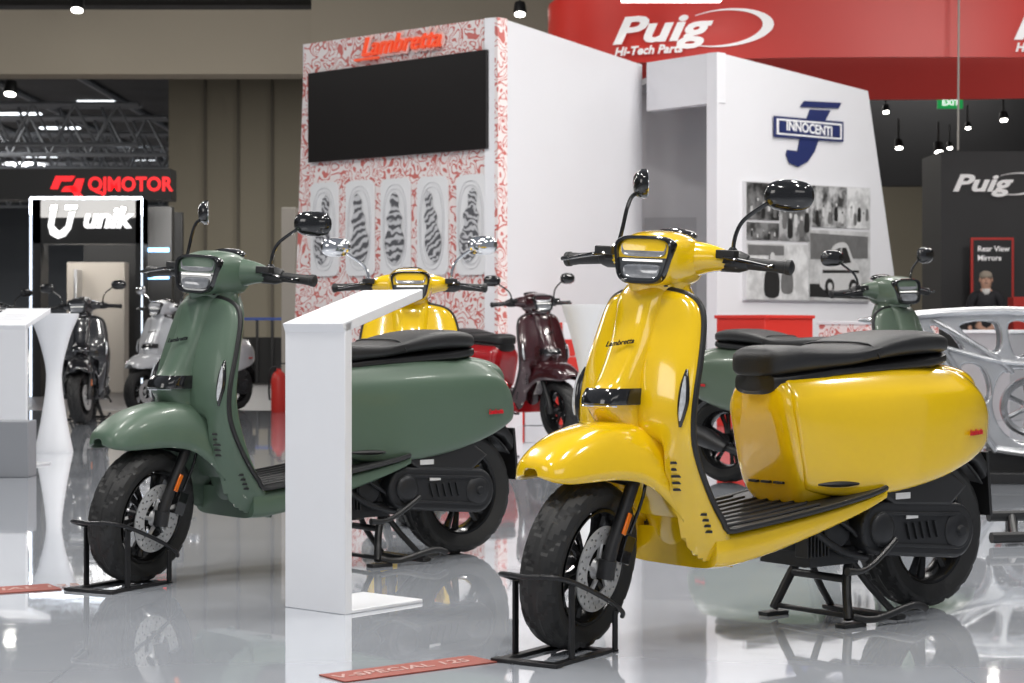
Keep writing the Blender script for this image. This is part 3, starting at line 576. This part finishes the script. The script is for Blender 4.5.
for i,(x0,x1,f0,f1) in enumerate(tiles):
    f0+=.010; f1-=.008
    def P_(px,f): return ie(px,ys(f,px))
    mm=bpy.data.materials.new('archive_print'); mm.use_nodes=True; nt=mm.node_tree; b=nt.nodes['Principled BSDF']; b.inputs['Roughness'].default_value=.3
    tc=nt.nodes.new('ShaderNodeTexCoord'); mp=nt.nodes.new('ShaderNodeMapping'); mp.inputs['Location'].default_value=(i*3.7,i*1.3,i*2.1); n=nt.nodes.new('ShaderNodeTexNoise'); n.inputs['Scale'].default_value=6; n.inputs['Detail'].default_value=6; n.inputs['Roughness'].default_value=.6
    base=(.02,.08,.04,.34,.40,.03,.32)[i]; rng=(.14,.26,.40,.25,.18,.15,.15)[i]
    r=nt.nodes.new('ShaderNodeValToRGB'); r.color_ramp.elements[0].position=.42; r.color_ramp.elements[0].color=(base,)*3+(1,); r.color_ramp.elements[1].position=.60; r.color_ramp.elements[1].color=(base+rng,)*3+(1,)
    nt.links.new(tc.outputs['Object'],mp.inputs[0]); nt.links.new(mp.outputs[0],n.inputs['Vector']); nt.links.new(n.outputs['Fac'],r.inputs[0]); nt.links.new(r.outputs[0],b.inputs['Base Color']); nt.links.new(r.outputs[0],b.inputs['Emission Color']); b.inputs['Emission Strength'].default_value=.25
    m=MB(); m.add(shape2d([[P_(x0,f1),P_(x1,f1),P_(x1,f0),P_(x0,f0)]],.004),0,Matrix.Translation(nE*.045)@TE)
    TZ=lambda k:Matrix.Translation(nE*(.05+.005*k))@TE
    def blob(L,mi,k): m.add(shape2d([L],.003),mi,TZ(k))
    cx_,cy_=ie((x0+x1)/2,ys((f0+f1)/2,(x0+x1)/2)); hw=(ie(x1,200)[0]-ie(x0,200)[0])/2; hh=(ie(x0,ys(f0,x0))[1]-ie(x0,ys(f1,x0))[1])/2
    if i==6:
        c=(cx_+.02,cy_-.05); blob([(cx_-hw*.96,cy_-hh*.92),(cx_+hw*.96,cy_-hh*.96),(cx_+hw*.96,cy_-hh*.5),(cx_-hw*.96,cy_-hh*.55)],2,0)
        blob([(cx_-hw*.94,cy_+hh*.15),(cx_+hw*.94,cy_+hh*.25),(cx_+hw*.94,cy_+hh*.9),(cx_-hw*.94,cy_+hh*.9)],3,0)
        blob([(c[0]+x*1.15,c[1]+y*1.25) for x,y in cs([(-.30,-.16),(-.33,-.02),(-.22,.06),(-.13,.20),(.08,.23),(.20,.1),(.29,.04),(.30,-.14)],4)],1,1)
        blob([(c[0]+x*1.15,c[1]+y*1.25) for x,y in [(-.17,.06),(-.10,.17),(-.02,.19),(-.02,.06)]],2,2); blob([(c[0]+x*1.15,c[1]+y*1.25) for x,y in [(.01,.06),(.01,.19),(.08,.19),(.16,.07)]],2,2)
        for xx in(-.23,.23): blob(circ(c[0]+xx,c[1]-.17,.085),2,2); blob(circ(c[0]+xx,c[1]-.17,.04),1,3)
        blob([(c[0]-.36,c[1]-.0),(c[0]+.34,c[1]+.01),(c[0]+.34,c[1]-.015),(c[0]-.36,c[1]-.03)],2,2)
    elif i==4:
        for gx,gs in((-.10,1),(.17,.8)):
            blob([(cx_+gx+x*gs,cy_-.04+y*gs) for x,y in cs([(-.12,-.2),(-.13,.0),(-.06,.08),(-.05,.2),(.03,.22),(.05,.08),(.12,0),(.11,-.2)],3)],2 if gs==1 else 3,0); blob(circ(cx_+gx,cy_+.15*gs-.02,.045*gs,.06*gs,14),1,1)
        blob([(cx_-hw*.96,cy_+hh*.55),(cx_+hw*.2,cy_+hh*.6),(cx_+hw*.2,cy_+hh*.95),(cx_-hw*.96,cy_+hh*.93)],3,0)
    else:
        for k in range(5):
            gx=(k-2)*hw*.36; sc=hh*(.34+.08*((i+k)%3)); mi_=(1,3,2)[(i+k)%3]; oy=hh*(-.45+.25*((k+i)%2))
            blob([(cx_+gx+x*sc,cy_+oy+y*sc) for x,y in cs([(-.3,-.85),(-.28,.2),(-.10,.5),(.10,.5),(.28,.2),(.3,-.85)],2)],mi_,0); blob(circ(cx_+gx,cy_+oy+sc*.66,sc*.15,sc*.2,12),1 if mi_!=1 else 3,1)
    m.obj('archive_photo',[mm,M_pl,M_pd,M_pm],pw,T=pl)
# counters
def counter(c,s,mats,label,rot=0):
    m=MB(); m.box((0,0,s[2]/2),s,0); m.box((0,0,s[2]+.015),(s[0]+.03,s[1]+.03,.03),1)
    m.obj('display_counter',mats,T=Matrix.Translation(c)@Matrix.Rotation(rot,4,'Z'),label=label,category='counter',bev=.004)
ra=math.atan2(dE.y,dE.x)
counter(Vector(((765-512)/F*17.0,17.0,0)),(.75,.5,.93),[M_red,M_red],'red display counter beside the booth',ra)
counter(Vector(((880-512)/F*18.0,18.0,0)),(1.3,.5,.88),[M_sw,M_white],'white counter with red scroll pattern beside the booth',ra)
counter(Vector(((1015-512)/F*18.4,18.4,0)),(1.2,.5,.80),[mat('counter_grey',(.35,.35,.37),.5,noise=.1),M_white],'grey display counter with white top beside the booth',ra)
bw=empty('low_block_wall',(0.4,17,0),0,label='low wall of staggered red and white blocks',category='low wall')
m=MB(); br_=MB()
for r in range(6):
    for c in range(6):
        x=c*.22+(.11 if r%2 else 0); (br_ if (c+r)%3==1 else m).box((x-.40,.0,r*.15+.075),(.215,.12,.145))
m.obj('red_block',M_red,bw,bev=.004,kind='stuff'); br_.obj('white_block',M_white,bw,bev=.004,kind='stuff')
# ---------------- hall structure
def st(name,c,s,m_,bev=0):
    m=MB(); m.box(c,s); o=m.obj(name,m_,kind='structure'); return o
def floor_mat():
    m=bpy.data.materials.new('polished_floor'); m.use_nodes=True; nt=m.node_tree; b=nt.nodes['Principled BSDF']
    tc=nt.nodes.new('ShaderNodeTexCoord'); n=nt.nodes.new('ShaderNodeTexNoise'); n.inputs['Scale'].default_value=1.6; n.inputs['Detail'].default_value=6
    r=nt.nodes.new('ShaderNodeMapRange'); r.inputs[3].default_value=.015; r.inputs[4].default_value=.08
    nt.links.new(tc.outputs['Object'],n.inputs['Vector']); nt.links.new(n.outputs['Fac'],r.inputs[0]); nt.links.new(r.outputs[0],b.inputs['Roughness'])
    br=nt.nodes.new('ShaderNodeTexBrick'); br.inputs['Scale'].default_value=.45; br.inputs['Mortar Size'].default_value=.002; br.inputs['Color1'].default_value=(.50,.53,.58,1); br.inputs['Color2'].default_value=(.49,.52,.57,1); br.inputs['Mortar'].default_value=(.44,.47,.52,1)
    nt.links.new(tc.outputs['Object'],br.inputs['Vector']); nt.links.new(br.outputs['Color'],b.inputs['Base Color'])
    n2=nt.nodes.new('ShaderNodeTexNoise'); n2.inputs['Scale'].default_value=3; bp_=nt.nodes.new('ShaderNodeBump'); bp_.inputs['Strength'].default_value=.06; bp_.inputs['Distance'].default_value=.02
    nt.links.new(tc.outputs['Object'],n2.inputs['Vector']); nt.links.new(n2.outputs['Fac'],bp_.inputs['Height']); nt.links.new(bp_.outputs[0],b.inputs['Normal'])
    b.inputs['Specular IOR Level'].default_value=1.0; b.inputs['Coat Weight'].default_value=.8; b.inputs['Coat Roughness'].default_value=.02
    return m
st('floor',(0,8.5,-.05),(30,23,.1),floor_mat())
st('floor_hall',(0,50,-.052),(70,60,.1),mat('hall_floor',(.17,.16,.16),.35,noise=.3,scale=.8))
M_wall=mat('brown_wall',(.30,.27,.205),.8,noise=.12,scale=.6); M_beam=mat('beige_beam',(.42,.37,.29),.7,noise=.1,scale=.5); M_dark=mat('dark_ceiling',(.05,.05,.05),.8,noise=.4,scale=.5)
st('wall_back',(3.5,46.2,3.5),(23.2,.4,7.2),M_wall)
st('wall_far',(-18,86,3.5),(40,.4,7.2),mat('far_wall',(.14,.15,.16),.8,noise=.4,scale=.4))
st('wall_left',(-34,45,3.5),(.4,80,7.2),M_wall); st('wall_right',(20,30,3.5),(.4,50,7.2),M_wall)
st('ceiling',(-6,50,7.1),(54,72,.2),mat('hall_ceiling',(.13,.135,.145),.8,noise=.5,scale=.7))
for i,px in enumerate((205,238,272)):
    x=(px-512)/F*45.9; st('trim_%d'%(i+1),(x,45.95,3.5),(.06,.1,7),mat('wall_seam',(.14,.125,.10),.8))
st('trim_4',((100-512)/F*30,30,5.2),(13,.6,.98),M_beam); st('trim_5',(.2,30,5.5),(6.5,.7,1.2),M_beam)
st('trim_6',(-3.0,30,6.15),(16,.5,.6),M_dark)
def truss(x0,x1,y,z,h,label,lc=(.12,.12,.13)):
    m=MB(); mt=mat('truss_steel_%d'%int(lc[0]*100),lc,.5,metal=.2); n=max(4,int((x1-x0)/h)); dx=(x1-x0)/n; r=.05*h/.8
    m.tube([(x0,y,z),(x1,y,z)],r,seg=6); m.tube([(x0,y,z+h),(x1,y,z+h)],r,seg=6); m.tube([(x0,y+h*.6,z+h),(x1,y+h*.6,z+h)],r,seg=6)
    for i in range(n):
        a=x0+i*dx; m.tube([(a,y,z),(a+dx/2,y,z+h)],r*.6,seg=5); m.tube([(a+dx/2,y,z+h),(a+dx,y,z)],r*.6,seg=5); m.tube([(a,y+h*.6,z+h),(a+dx/2,y,z)],r*.6,seg=5)
    m.obj('ceiling_truss',mt,label=label,category='truss',group='steel roof trusses')
for y,z in((48,5.35),(52,5.45),(57,5.5),(62,5.55),(68,5.6),(74,5.7),(80,5.8)): truss(-30,-9.2,y,z,1.0,'grey steel roof truss under the hall ceiling',(.35,.37,.40))
for x in(-18.5,-15.5,-12.8,-10.5):
    m=MB(); m.tube([(x,47,6.92),(x,85,6.92)],.08,seg=6); m.obj('roof_purlin',mat('truss_steel_35',(0,0,0)),label='long grey steel beam under the hall roof',category='beam',group='roof purlins')
truss(3.5,12,28.5,4.45,.35,'black lighting truss with spotlights',(.03,.03,.03)); truss(4.5,13,34,5.0,.45,'black lighting truss with spotlights',(.03,.03,.03))
st('wall_dark_panel',(11.5,38,5.3),(10.5,.3,3.4),mat('dark_panel',(.03,.03,.032),.8,noise=.3,scale=1))
def spot(px,py,D,r=.09):
    p=at(px,py,D); m=MB(); m.lathe([(0,.0),(r,.0),(r*1.1,.03),(r*.9,r*2),(0,r*2.1)],p,axis=(0,.35,1),seg=16)
    m.tube([p+Vector((0,.04,r*2)),p+Vector((0,.04,r*2+.3))],.015,seg=6)
    o=m.obj('spotlight',M_black,label='small black ceiling spotlight, lit',category='spotlight',group='ceiling spotlights')
    q=MB(); q.lathe([(0,-.012),(r*.85,-.01),(r*.85,.004),(0,.004)],p,axis=(0,.35,1),seg=16); q.obj('lamp_face',mat('lamp_glow',(1,.97,.9),.5,em=14),o,T=Matrix.Translation(-o.location))
for px,py,D,r in((77,10,29,.10),(587,6,24,.08),(520,14,26,.08),(10,94,42,.14),(863,95,27.5,.08),(993,95,27.5,.09),(1004,120,28,.06),(939,152,28,.07),(899,148,28,.06),(950,148,33,.05),(886,112,33,.06),(968,128,33,.05)):
    spot(px,py,D,r)
m=MB(); m.box((at(672,-4,21.5)),(1.1,.4,.08)); m.obj('ceiling_light_panel',mat('panel_glow',(1,.98,.95),.5,em=5),label='bright rectangular light panel hanging from the ceiling',category='ceiling light')
for i,(px,D) in enumerate(((40,70),(95,75),(150,72),(60,60),(130,62),(20,56),(100,53),(120,82),(75,66))):
    m=MB(); m.box(((px-512)/F*D,D,6.975),(1.2,.25,.05)); m.obj('strip_light',mat('strip_glow',(.9,.95,1),.5,em=3),label='long white strip light under the hall roof',category='ceiling light',group='strip lights in the far hall')
# ---------------- red banner ring
cx,cy,rx,ry=4.75,24.3,4.3,2.1; z0,z1=3.93,4.83
def el(t,k=0): return Vector((cx+(rx+k)*sp(math.cos(t),2.6),cy+(ry+k)*sp(math.sin(t),2.6),0))
m=MB(); rings=[[el(t)+up*z0,el(t)+up*z1,el(t,-.05)+up*z1,el(t,-.05)+up*z0] for t in [2*math.pi*i/96 for i in range(96)]]
m.loft(rings+[rings[0]],caps=False); ban=m.obj('hanging_banner',M_red,label='large red oval fabric banner hanging from the ceiling',category='banner')
def frontD(X): 
    q=min(1,abs((X-cx)/rx)); return cy-ry*(1-q**2.6)**(1/2.6)
def wrap(vf,X,z,off=.03):
    v,f=vf; return ([Vector((X+p.x,frontD(X+p.x)-off-p.z,z+p.y)) for p in v],f)
TBn=Matrix.Translation(-ban.location); M_let=mat('banner_white',(.9,.88,.88),.5,em=.2)
def puigtext(s): return textm('Puig',.40*s,.01,.3,.012*s,sx=1.5)
def swoosh(s,n=40):
    v=[];f=[]
    for i in range(n+1):
        a=-2.3+4.5*i/n; wd=.02+.13*math.sin(math.pi*min(1,i/n*1.02))**1.5
        for rr in(1-wd,1+wd*.6): v.append(Vector((.5*s*rr*math.cos(a),.20*s*rr*math.sin(a)+.03*s*math.cos(a),0)))
    for i in range(n): f.append((2*i,2*i+1,2*i+3,2*i+2))
    return v,f
def puig(X,z,s):
    for nm,g in(('banner_lettering',wrap(puigtext(s),X-.12*s,z+.02)),('banner_swoosh',wrap(swoosh(s),X+.58*s,z+.01)),('banner_subtitle',wrap(textm('Hi-Tech Parts',.13*s,.01,.25,.004),X-.22*s,z-.20*s))):
        b=MB(); b.add(g); b.obj(nm,M_let,ban,T=TBn)
pt=at(668,32,22.6); puig(pt.x,pt.z,1.05); pt2=at(1064,32,22.4); puig(pt2.x,pt2.z,1.05)
m=MB(); m.tube([at(958,150,21.9),Vector((at(960,0,21.9).x,21.9,7.0))],.012,seg=6); m.obj('suspension_cable',mat('cable_grey',(.35,.33,.3),.5),label='thin steel suspension cable',category='cable')
# ---------------- dark booth on the right
D0=26
x0=at(941,0,D0).x
db=empty('dark_booth',(x0+2,D0+.5,0),0,label='dark grey exhibition stand with white lettering',category='booth'); TD=Matrix.Translation(-db.location)
m=MB(); m.box((x0+2,D0+.6,1.6),(4,1.2,3.2)); m.obj('booth_wall',mat('charcoal_wall',(.04,.04,.042),.6,noise=.2,scale=2),db,T=TD)
p=at(990,184,D0); TT=frame((p.x,D0-.03,p.z),(1,0,0),up)
m=MB(); m.add(textm('Puig',.31,.01,.3,.009,sx=1.45),0,Matrix.Translation((-.14,0,0))@TT); m.obj('wall_lettering',M_let,db,T=TD)
m=MB(); m.add(swoosh(.72),0,Matrix.Translation((.34,-.01,0))@TT); m.obj('wall_swoosh',M_let,db,T=TD)
p=at(992,275,25.6); m=MB(); m.box(p,(.56,.05,.98),0); m.box(p+Vector((0,-.005,0)),(.5,.06,.92),1)
m.add(textm('Rear View',.10,.004,0,.002,'LEFT'),2,frame((p.x-.2,p.y-.04,p.z+.34),(1,0,0),up)); m.add(textm('Mirrors',.10,.004,0,.002,'LEFT'),2,frame((p.x-.2,p.y-.04,p.z+.22),(1,0,0),up))
m.obj('framed_sign',[M_red,M_black,M_let],label='black sign with red frame reading Rear View Mirrors',category='sign')
m=MB(); m.box(((1019-512)/F*25.0,25.0,.62),(.22,.3,1.24)); m.obj('red_display_stand',M_red,label='tall red display stand at the dark booth',category='display stand',bev=.01)
m=MB(); p=at(950,103,28); m.box(p,(.36,.05,.16)); m.add(textm('EXIT',.12,.004,0,.002),1,frame((p.x,p.y-.035,p.z),(1,0,0),up)); m.obj('exit_sign',[mat('exit_green',(.01,.35,.08),.5,em=.6),mat('exit_white',(1,1,1),.5,em=1)],label='green illuminated exit sign hanging from the ceiling',category='sign')
# ---------------- left signs
D1=30
m=MB(); p=at(68,184,D1); m.box((p.x,D1+.3,p.z),(3.15,.5,.48),0)
q=at(131,184,D1)
m.add(textm('QJMOTOR',.30,.01,0,.008,sx=.92),1,frame((q.x-.02,D1+.03,q.z-.01),(1,0,0),up))
c=at(67,185,D1); fr_=frame((c.x,D1+.03,c.z),(1,0,0),up)
m.add(shape2d([[(-.26,-.06),(-.18,.14),(.12,.14),(.06,.06),(-.10,.06),(-.15,-.06)]],.01),1,fr_); m.add(shape2d([[(.26,.10),(.20,-.10),(-.10,-.10),(-.04,-.02),(.09,-.02),(.14,.10)]],.01),1,fr_); m.add(shape2d([[(.02,-.02),(.12,-.02),(.26,-.20),(.14,-.20)]],.01),1,fr_)
m.obj('overhead_sign',[mat('sign_black',(.006,.006,.006),.5),mat('sign_red',(.9,.015,.02),.4,em=1.1)],label='black overhead fascia with glowing red QJMOTOR lettering',category='sign')
D2=24; a=at(31,198,D2); b=at(142,198,D2)
pb=empty('black_portal_booth',((a.x+b.x)/2,D2+.5,0),0,label='black stand portal with white light frame and white lettering',category='booth'); TP=Matrix.Translation(-pb.location)
wd=b.x-a.x; zt=a.z
m=MB(); m.box((pb.location.x,D2+.2,zt-.28),(wd,.4,.56)); m.box((a.x+.06,D2+.2,zt/2),(.12,.4,zt)); m.box((b.x-.04,D2+.2,zt/2),(.08,.4,zt)); m.obj('portal_frame',mat('sign_black',(0,0,0)),pb,T=TP)
m=MB(); m.box((pb.location.x,D2+3,zt/2),(wd,.1,zt)); m.obj('portal_back_wall',mat('sign_black',(0,0,0)),pb,T=TP)
m=MB(); m.box((pb.location.x,D2-.01,zt),(wd,.02,.025)); m.box((a.x,D2-.01,zt/2),(.025,.02,zt)); m.box((b.x,D2-.01,zt/2),(.015,.02,zt)); m.obj('light_frame',mat('led_frame',(.75,.85,1),.5,em=1.6),pb,T=TP)
p=at(106,219,D2); m=MB(); m.add(textm('unik',.34,.01,.25,.013,sx=1.0),0,frame((p.x,D2-.03,p.z),(1,0,0),up)); m.obj('portal_lettering',mat('letter_glow',(1,1,1),.5,em=1.2),pb,T=TP)
p=at(64,221,D2); m=MB()
m.add(shape2d([[(-.15,.19),(-.08,.19),(-.12,-.06),(-.05,-.13),(.03,-.06),(.07,.11),(.14,.11),(.09,-.10),(.02,-.19),(-.07,-.22),(-.16,-.17),(-.19,-.06)]],.01),0,frame((p.x,D2-.03,p.z),(1,0,0),up)); m.add(shape2d([[(.03,.19),(.17,.19),(.155,.145),(.02,.145)]],.01),0,frame((p.x,D2-.03,p.z),(1,0,0),up)); m.obj('portal_emblem',mat('letter_glow',(1,1,1)),pb,T=TP)
m=MB(); m.box(at(98,300,25.5)*Vector((1,1,0))+up*.85,(.75,.3,1.7),0); m.box(at(78,300,25.2)*Vector((1,1,0))+up*.8,(.04,.32,1.6),1); m.obj('display_cabinet',[mat('beige_display',(.42,.38,.33),.6,em=.12),M_steel],label='pale beige display cabinet inside the black portal',category='cabinet',bev=.01)
m=MB(); p=at(156,250,25); m.box((p.x,25.1,1.2),(.4,.2,2.4),0); m.box((p.x,24.98,p.z),(.34,.02,.05),1); m.box((p.x,24.98,p.z-.35),(.34,.02,.05),1); m.obj('display_tower',[mat('sign_black',(0,0,0)),mat('blue_glow',(.25,.55,1),.5,em=2.5)],label='black tower with two blue light bars',category='display')
m=MB(); m.box((at(290,0,22).x,22,1.1),(.16,.3,2.2)); m.obj('beige_partition',mat('beige_display',(1,1,1)),label='narrow beige partition beside the booth',category='partition',bev=.01)
m=MB(); m.box(((232-512)/F*30,30,.35),(2.0,.4,.7),0)
for i in range(8): m.box(((185-512)/F*30+i*.23,29.7,.5),(.04,.04,1.0),1)
m.box(((235-512)/F*30,29.7,.98),(2.2,.05,.04),2); m.obj('barrier_rail',[M_dark,M_black,mat('blue_tape',(.05,.12,.5),.5)],label='dark barrier rail with a blue top band',category='barrier')
e=empty('fire_extinguisher',((279-512)/F*19.6,19.6,0),0,label='red fire extinguisher standing on the floor',category='fire extinguisher')
m=MB(); m.lathe([(0,0),(.075,0),(.08,.02),(.08,.33),(.06,.39),(.025,.42),(.025,.44),(0,.44)],(0,0,0),axis=(0,0,1),seg=24); m.obj('cylinder_body',M_red,e)
m=MB(); m.box((0,0,.46),(.04,.03,.05)); m.box((.04,0,.49),(.1,.02,.015)); m.tube([(-.02,0,.46),(-.09,0,.42),(-.1,0,.2),(-.09,0,.12)],.01,sm=3); m.obj('valve_and_hose',M_black,e)
m=MB(); c=Vector((1.93,7.9,0))
m.tube([c+Vector((0,0,.09)),c+Vector((1.2,.3,.09))],.022); m.tube([c+Vector((-.05,-.25,.03)),c+Vector((1.2,0.02,.03))],.022)
for t in(.1,.9): m.tube([c+Vector((t,t*.25,.09)),c+Vector((t-.05,t*.25-.25,.03))],.015); m.box(c+Vector((t,t*.25,.04)),(.04,.04,.08))
m.obj('floor_rack',M_black,label='low black tubular rack on the glossy floor',category='rack')
# ---------------- person
def skin(name,verts,edges,rad,mat_,parent,sub=2,root=0):
    me=bpy.data.meshes.new(name); me.from_pydata(verts,edges,[]); me.materials.append(mat_); o=bpy.data.objects.new(name,me); C.objects.link(o)
    md=o.modifiers.new('k','SKIN'); md.use_smooth_shade=True
    sv=me.skin_vertices[0].data
    for i,r in enumerate(rad): sv[i].radius=(r,r) if not isinstance(r,tuple) else r; sv[i].use_root=(i==root)
    s=o.modifiers.new('u','SUBSURF'); s.levels=sub; s.render_levels=sub
    if parent: o.parent=parent
    return o
per=empty('person',(at(986,0,23.6).x,23.6,0),math.radians(170),label='grey-haired person in dark jacket and light collar standing',category='person'); per.scale=(.88,.88,.88)
V=[(0,0,.95),(0,0,1.12),(0,0,1.32),(0,0,1.44),(0,0,1.50),(0,.01,1.56),(0,.0,1.66)]; Ed=[(i,i+1) for i in range(6)]; Rr=[.13,.12,.14,.07,.055,.085,.085]
def addv(p,par,r): V.append(p);Rr.append(r);Ed.append((par,len(V)-1));return len(V)-1
for s in(-1,1):
    sh=addv((s*.17,0,1.39),3,.06); el_=addv((s*.23,-.03,1.12),sh,.042); wr=addv((s*.22,.12,.94),el_,.028); pm=addv((s*.215,.18,.90),wr,.032)
    for k,(a_,b_) in enumerate(((-.03,.075),(-.01,.085),(.01,.08),(.03,.065))):
        f1=addv((s*.215+a_,.22,.885),pm,.010); addv((s*.215+a_,.24,.86-b_*.2),f1,.008)
    th_=addv((s*.215-s*.045,.19,.905),pm,.010); addv((s*.215-s*.055,.215,.89),th_,.009)
    hp=addv((s*.09,0,.88),0,.095); kn=addv((s*.10,.01,.50),hp,.062); an=addv((s*.10,-.01,.09),kn,.042); addv((s*.11,.14,.04),an,.04)
skinm=mat('skin_tone',(.62,.36,.26),.5,noise=.1,scale=20); 
body=skin('body',V,Ed,Rr,skinm,per)
jm=mat('dark_jacket',(.02,.02,.025),.8,noise=.3,scale=40)
JV=[(0,0,.86),(0,0,1.1),(0,0,1.3),(0,0,1.42),(-.18,0,1.39),(-.24,-.03,1.12),(-.225,.1,.96),(.18,0,1.39),(.24,-.03,1.12),(.225,.1,.96)]
skin('jacket',JV,[(0,1),(1,2),(2,3),(3,4),(4,5),(5,6),(3,7),(7,8),(8,9)],[(.17,.12),(.155,.13),(.17,.14),.09,.085,.06,.045,.085,.06,.045],jm,per)
JV=[(0,0,.9),(-.09,0,.86),(-.1,.01,.5),(-.1,0,.1),(.09,0,.86),(.1,.01,.5),(.1,0,.1)]
skin('trousers',JV,[(0,1),(1,2),(2,3),(0,4),(4,5),(5,6)],[.13,.11,.08,.065,.11,.08,.065],mat('dark_trousers',(.03,.03,.04),.8),per)
m=MB(); m.ell((0,-.035,1.68),(.088,.080,.070)); m.obj('hair',mat('grey_hair',(.36,.31,.25),.8,bump=.5,scale=90),per)
m=MB(); m.ell((0,.095,1.62),(.014,.02,.025)); m.obj('nose',skinm,per)
for s in(-1,1):
    m=MB(); m.ell((s*.083,0,1.62),(.012,.02,.03)); m.obj('ear',skinm,per)
    m=MB(); m.ell((s*.03,.082,1.645),(.012,.008,.008)); m.obj('eye',mat('dark_feature',(.08,.03,.03),.5),per)
m=MB(); m.box((0,.085,1.575),(.045,.01,.008)); m.obj('mouth',mat('dark_feature',(.08,.03,.03),.5),per)
m=MB(); m.loft([ring_xy(1.42,0,.02,.085,.08),ring_xy(1.50,0,.01,.06,.06)],caps=False); m.obj('collar',mat('light_shirt',(.7,.68,.66),.7),per,sol=.006)
# ---------------- lights
def area(loc,sx,sy,e,col=(1,.97,.93),rot=(0,0,0)):
    l=bpy.data.lights.new('area_lamp','AREA'); l.shape='RECTANGLE'; l.size=sx; l.size_y=sy; l.energy=e; l.color=col
    o=bpy.data.objects.new('area_lamp',l); o.location=loc; o.rotation_euler=rot; C.objects.link(o)
for x,y,e in((-3,2.5,120),(0.5,3,140),(3.5,2.5,120),(-3,6.5,145),(1,7,145),(4.5,7,130),(-4,12,180),(1,12.5,180),(6,13,170)):
    area((x,y,5.8),.3,1.3,e)
for x,y,e in((-10,18,300),(-2,22,150),(4,16,160),(9,22,150),(-14,28,300),(-6,38,500),(2,38,500),(8,38,300),(-18,50,1500),(-18,68,2200)): area((x,y,6.6),3,3,e)
area((-5,24,2.2),3,1,160,rot=(math.radians(115),0,0))
area((6.5,14.5,5.0),1.5,1.0,170,rot=(math.radians(60),0,math.radians(35)))  # added light without a fixture, brightens the logo wall
area((1,-3,3.5),6,2,75,rot=(math.radians(65),0,0))
area((-7,3,3.0),3,2,65,rot=(math.radians(75),0,math.radians(-70)))
w=bpy.data.worlds.new('World'); bpy.context.scene.world=w; w.use_nodes=True; bg=w.node_tree.nodes['Background']; bg.inputs[0].default_value=(.75,.8,.9,1); bg.inputs[1].default_value=.28
cd=bpy.data.cameras.new('Camera'); cam=bpy.data.objects.new('Camera',cd); C.objects.link(cam); cam.location=(0,0,H); cam.rotation_euler=(math.radians(90),0,0)
cd.sensor_width=36; cd.lens=F/1024*36; cd.shift_y=-14.5/1024; cd.clip_end=300
cd.dof.use_dof=True; cd.dof.focus_distance=5.5; cd.dof.aperture_fstop=9
bpy.context.scene.camera=cam
bpy.context.scene.view_settings.view_transform='Standard'
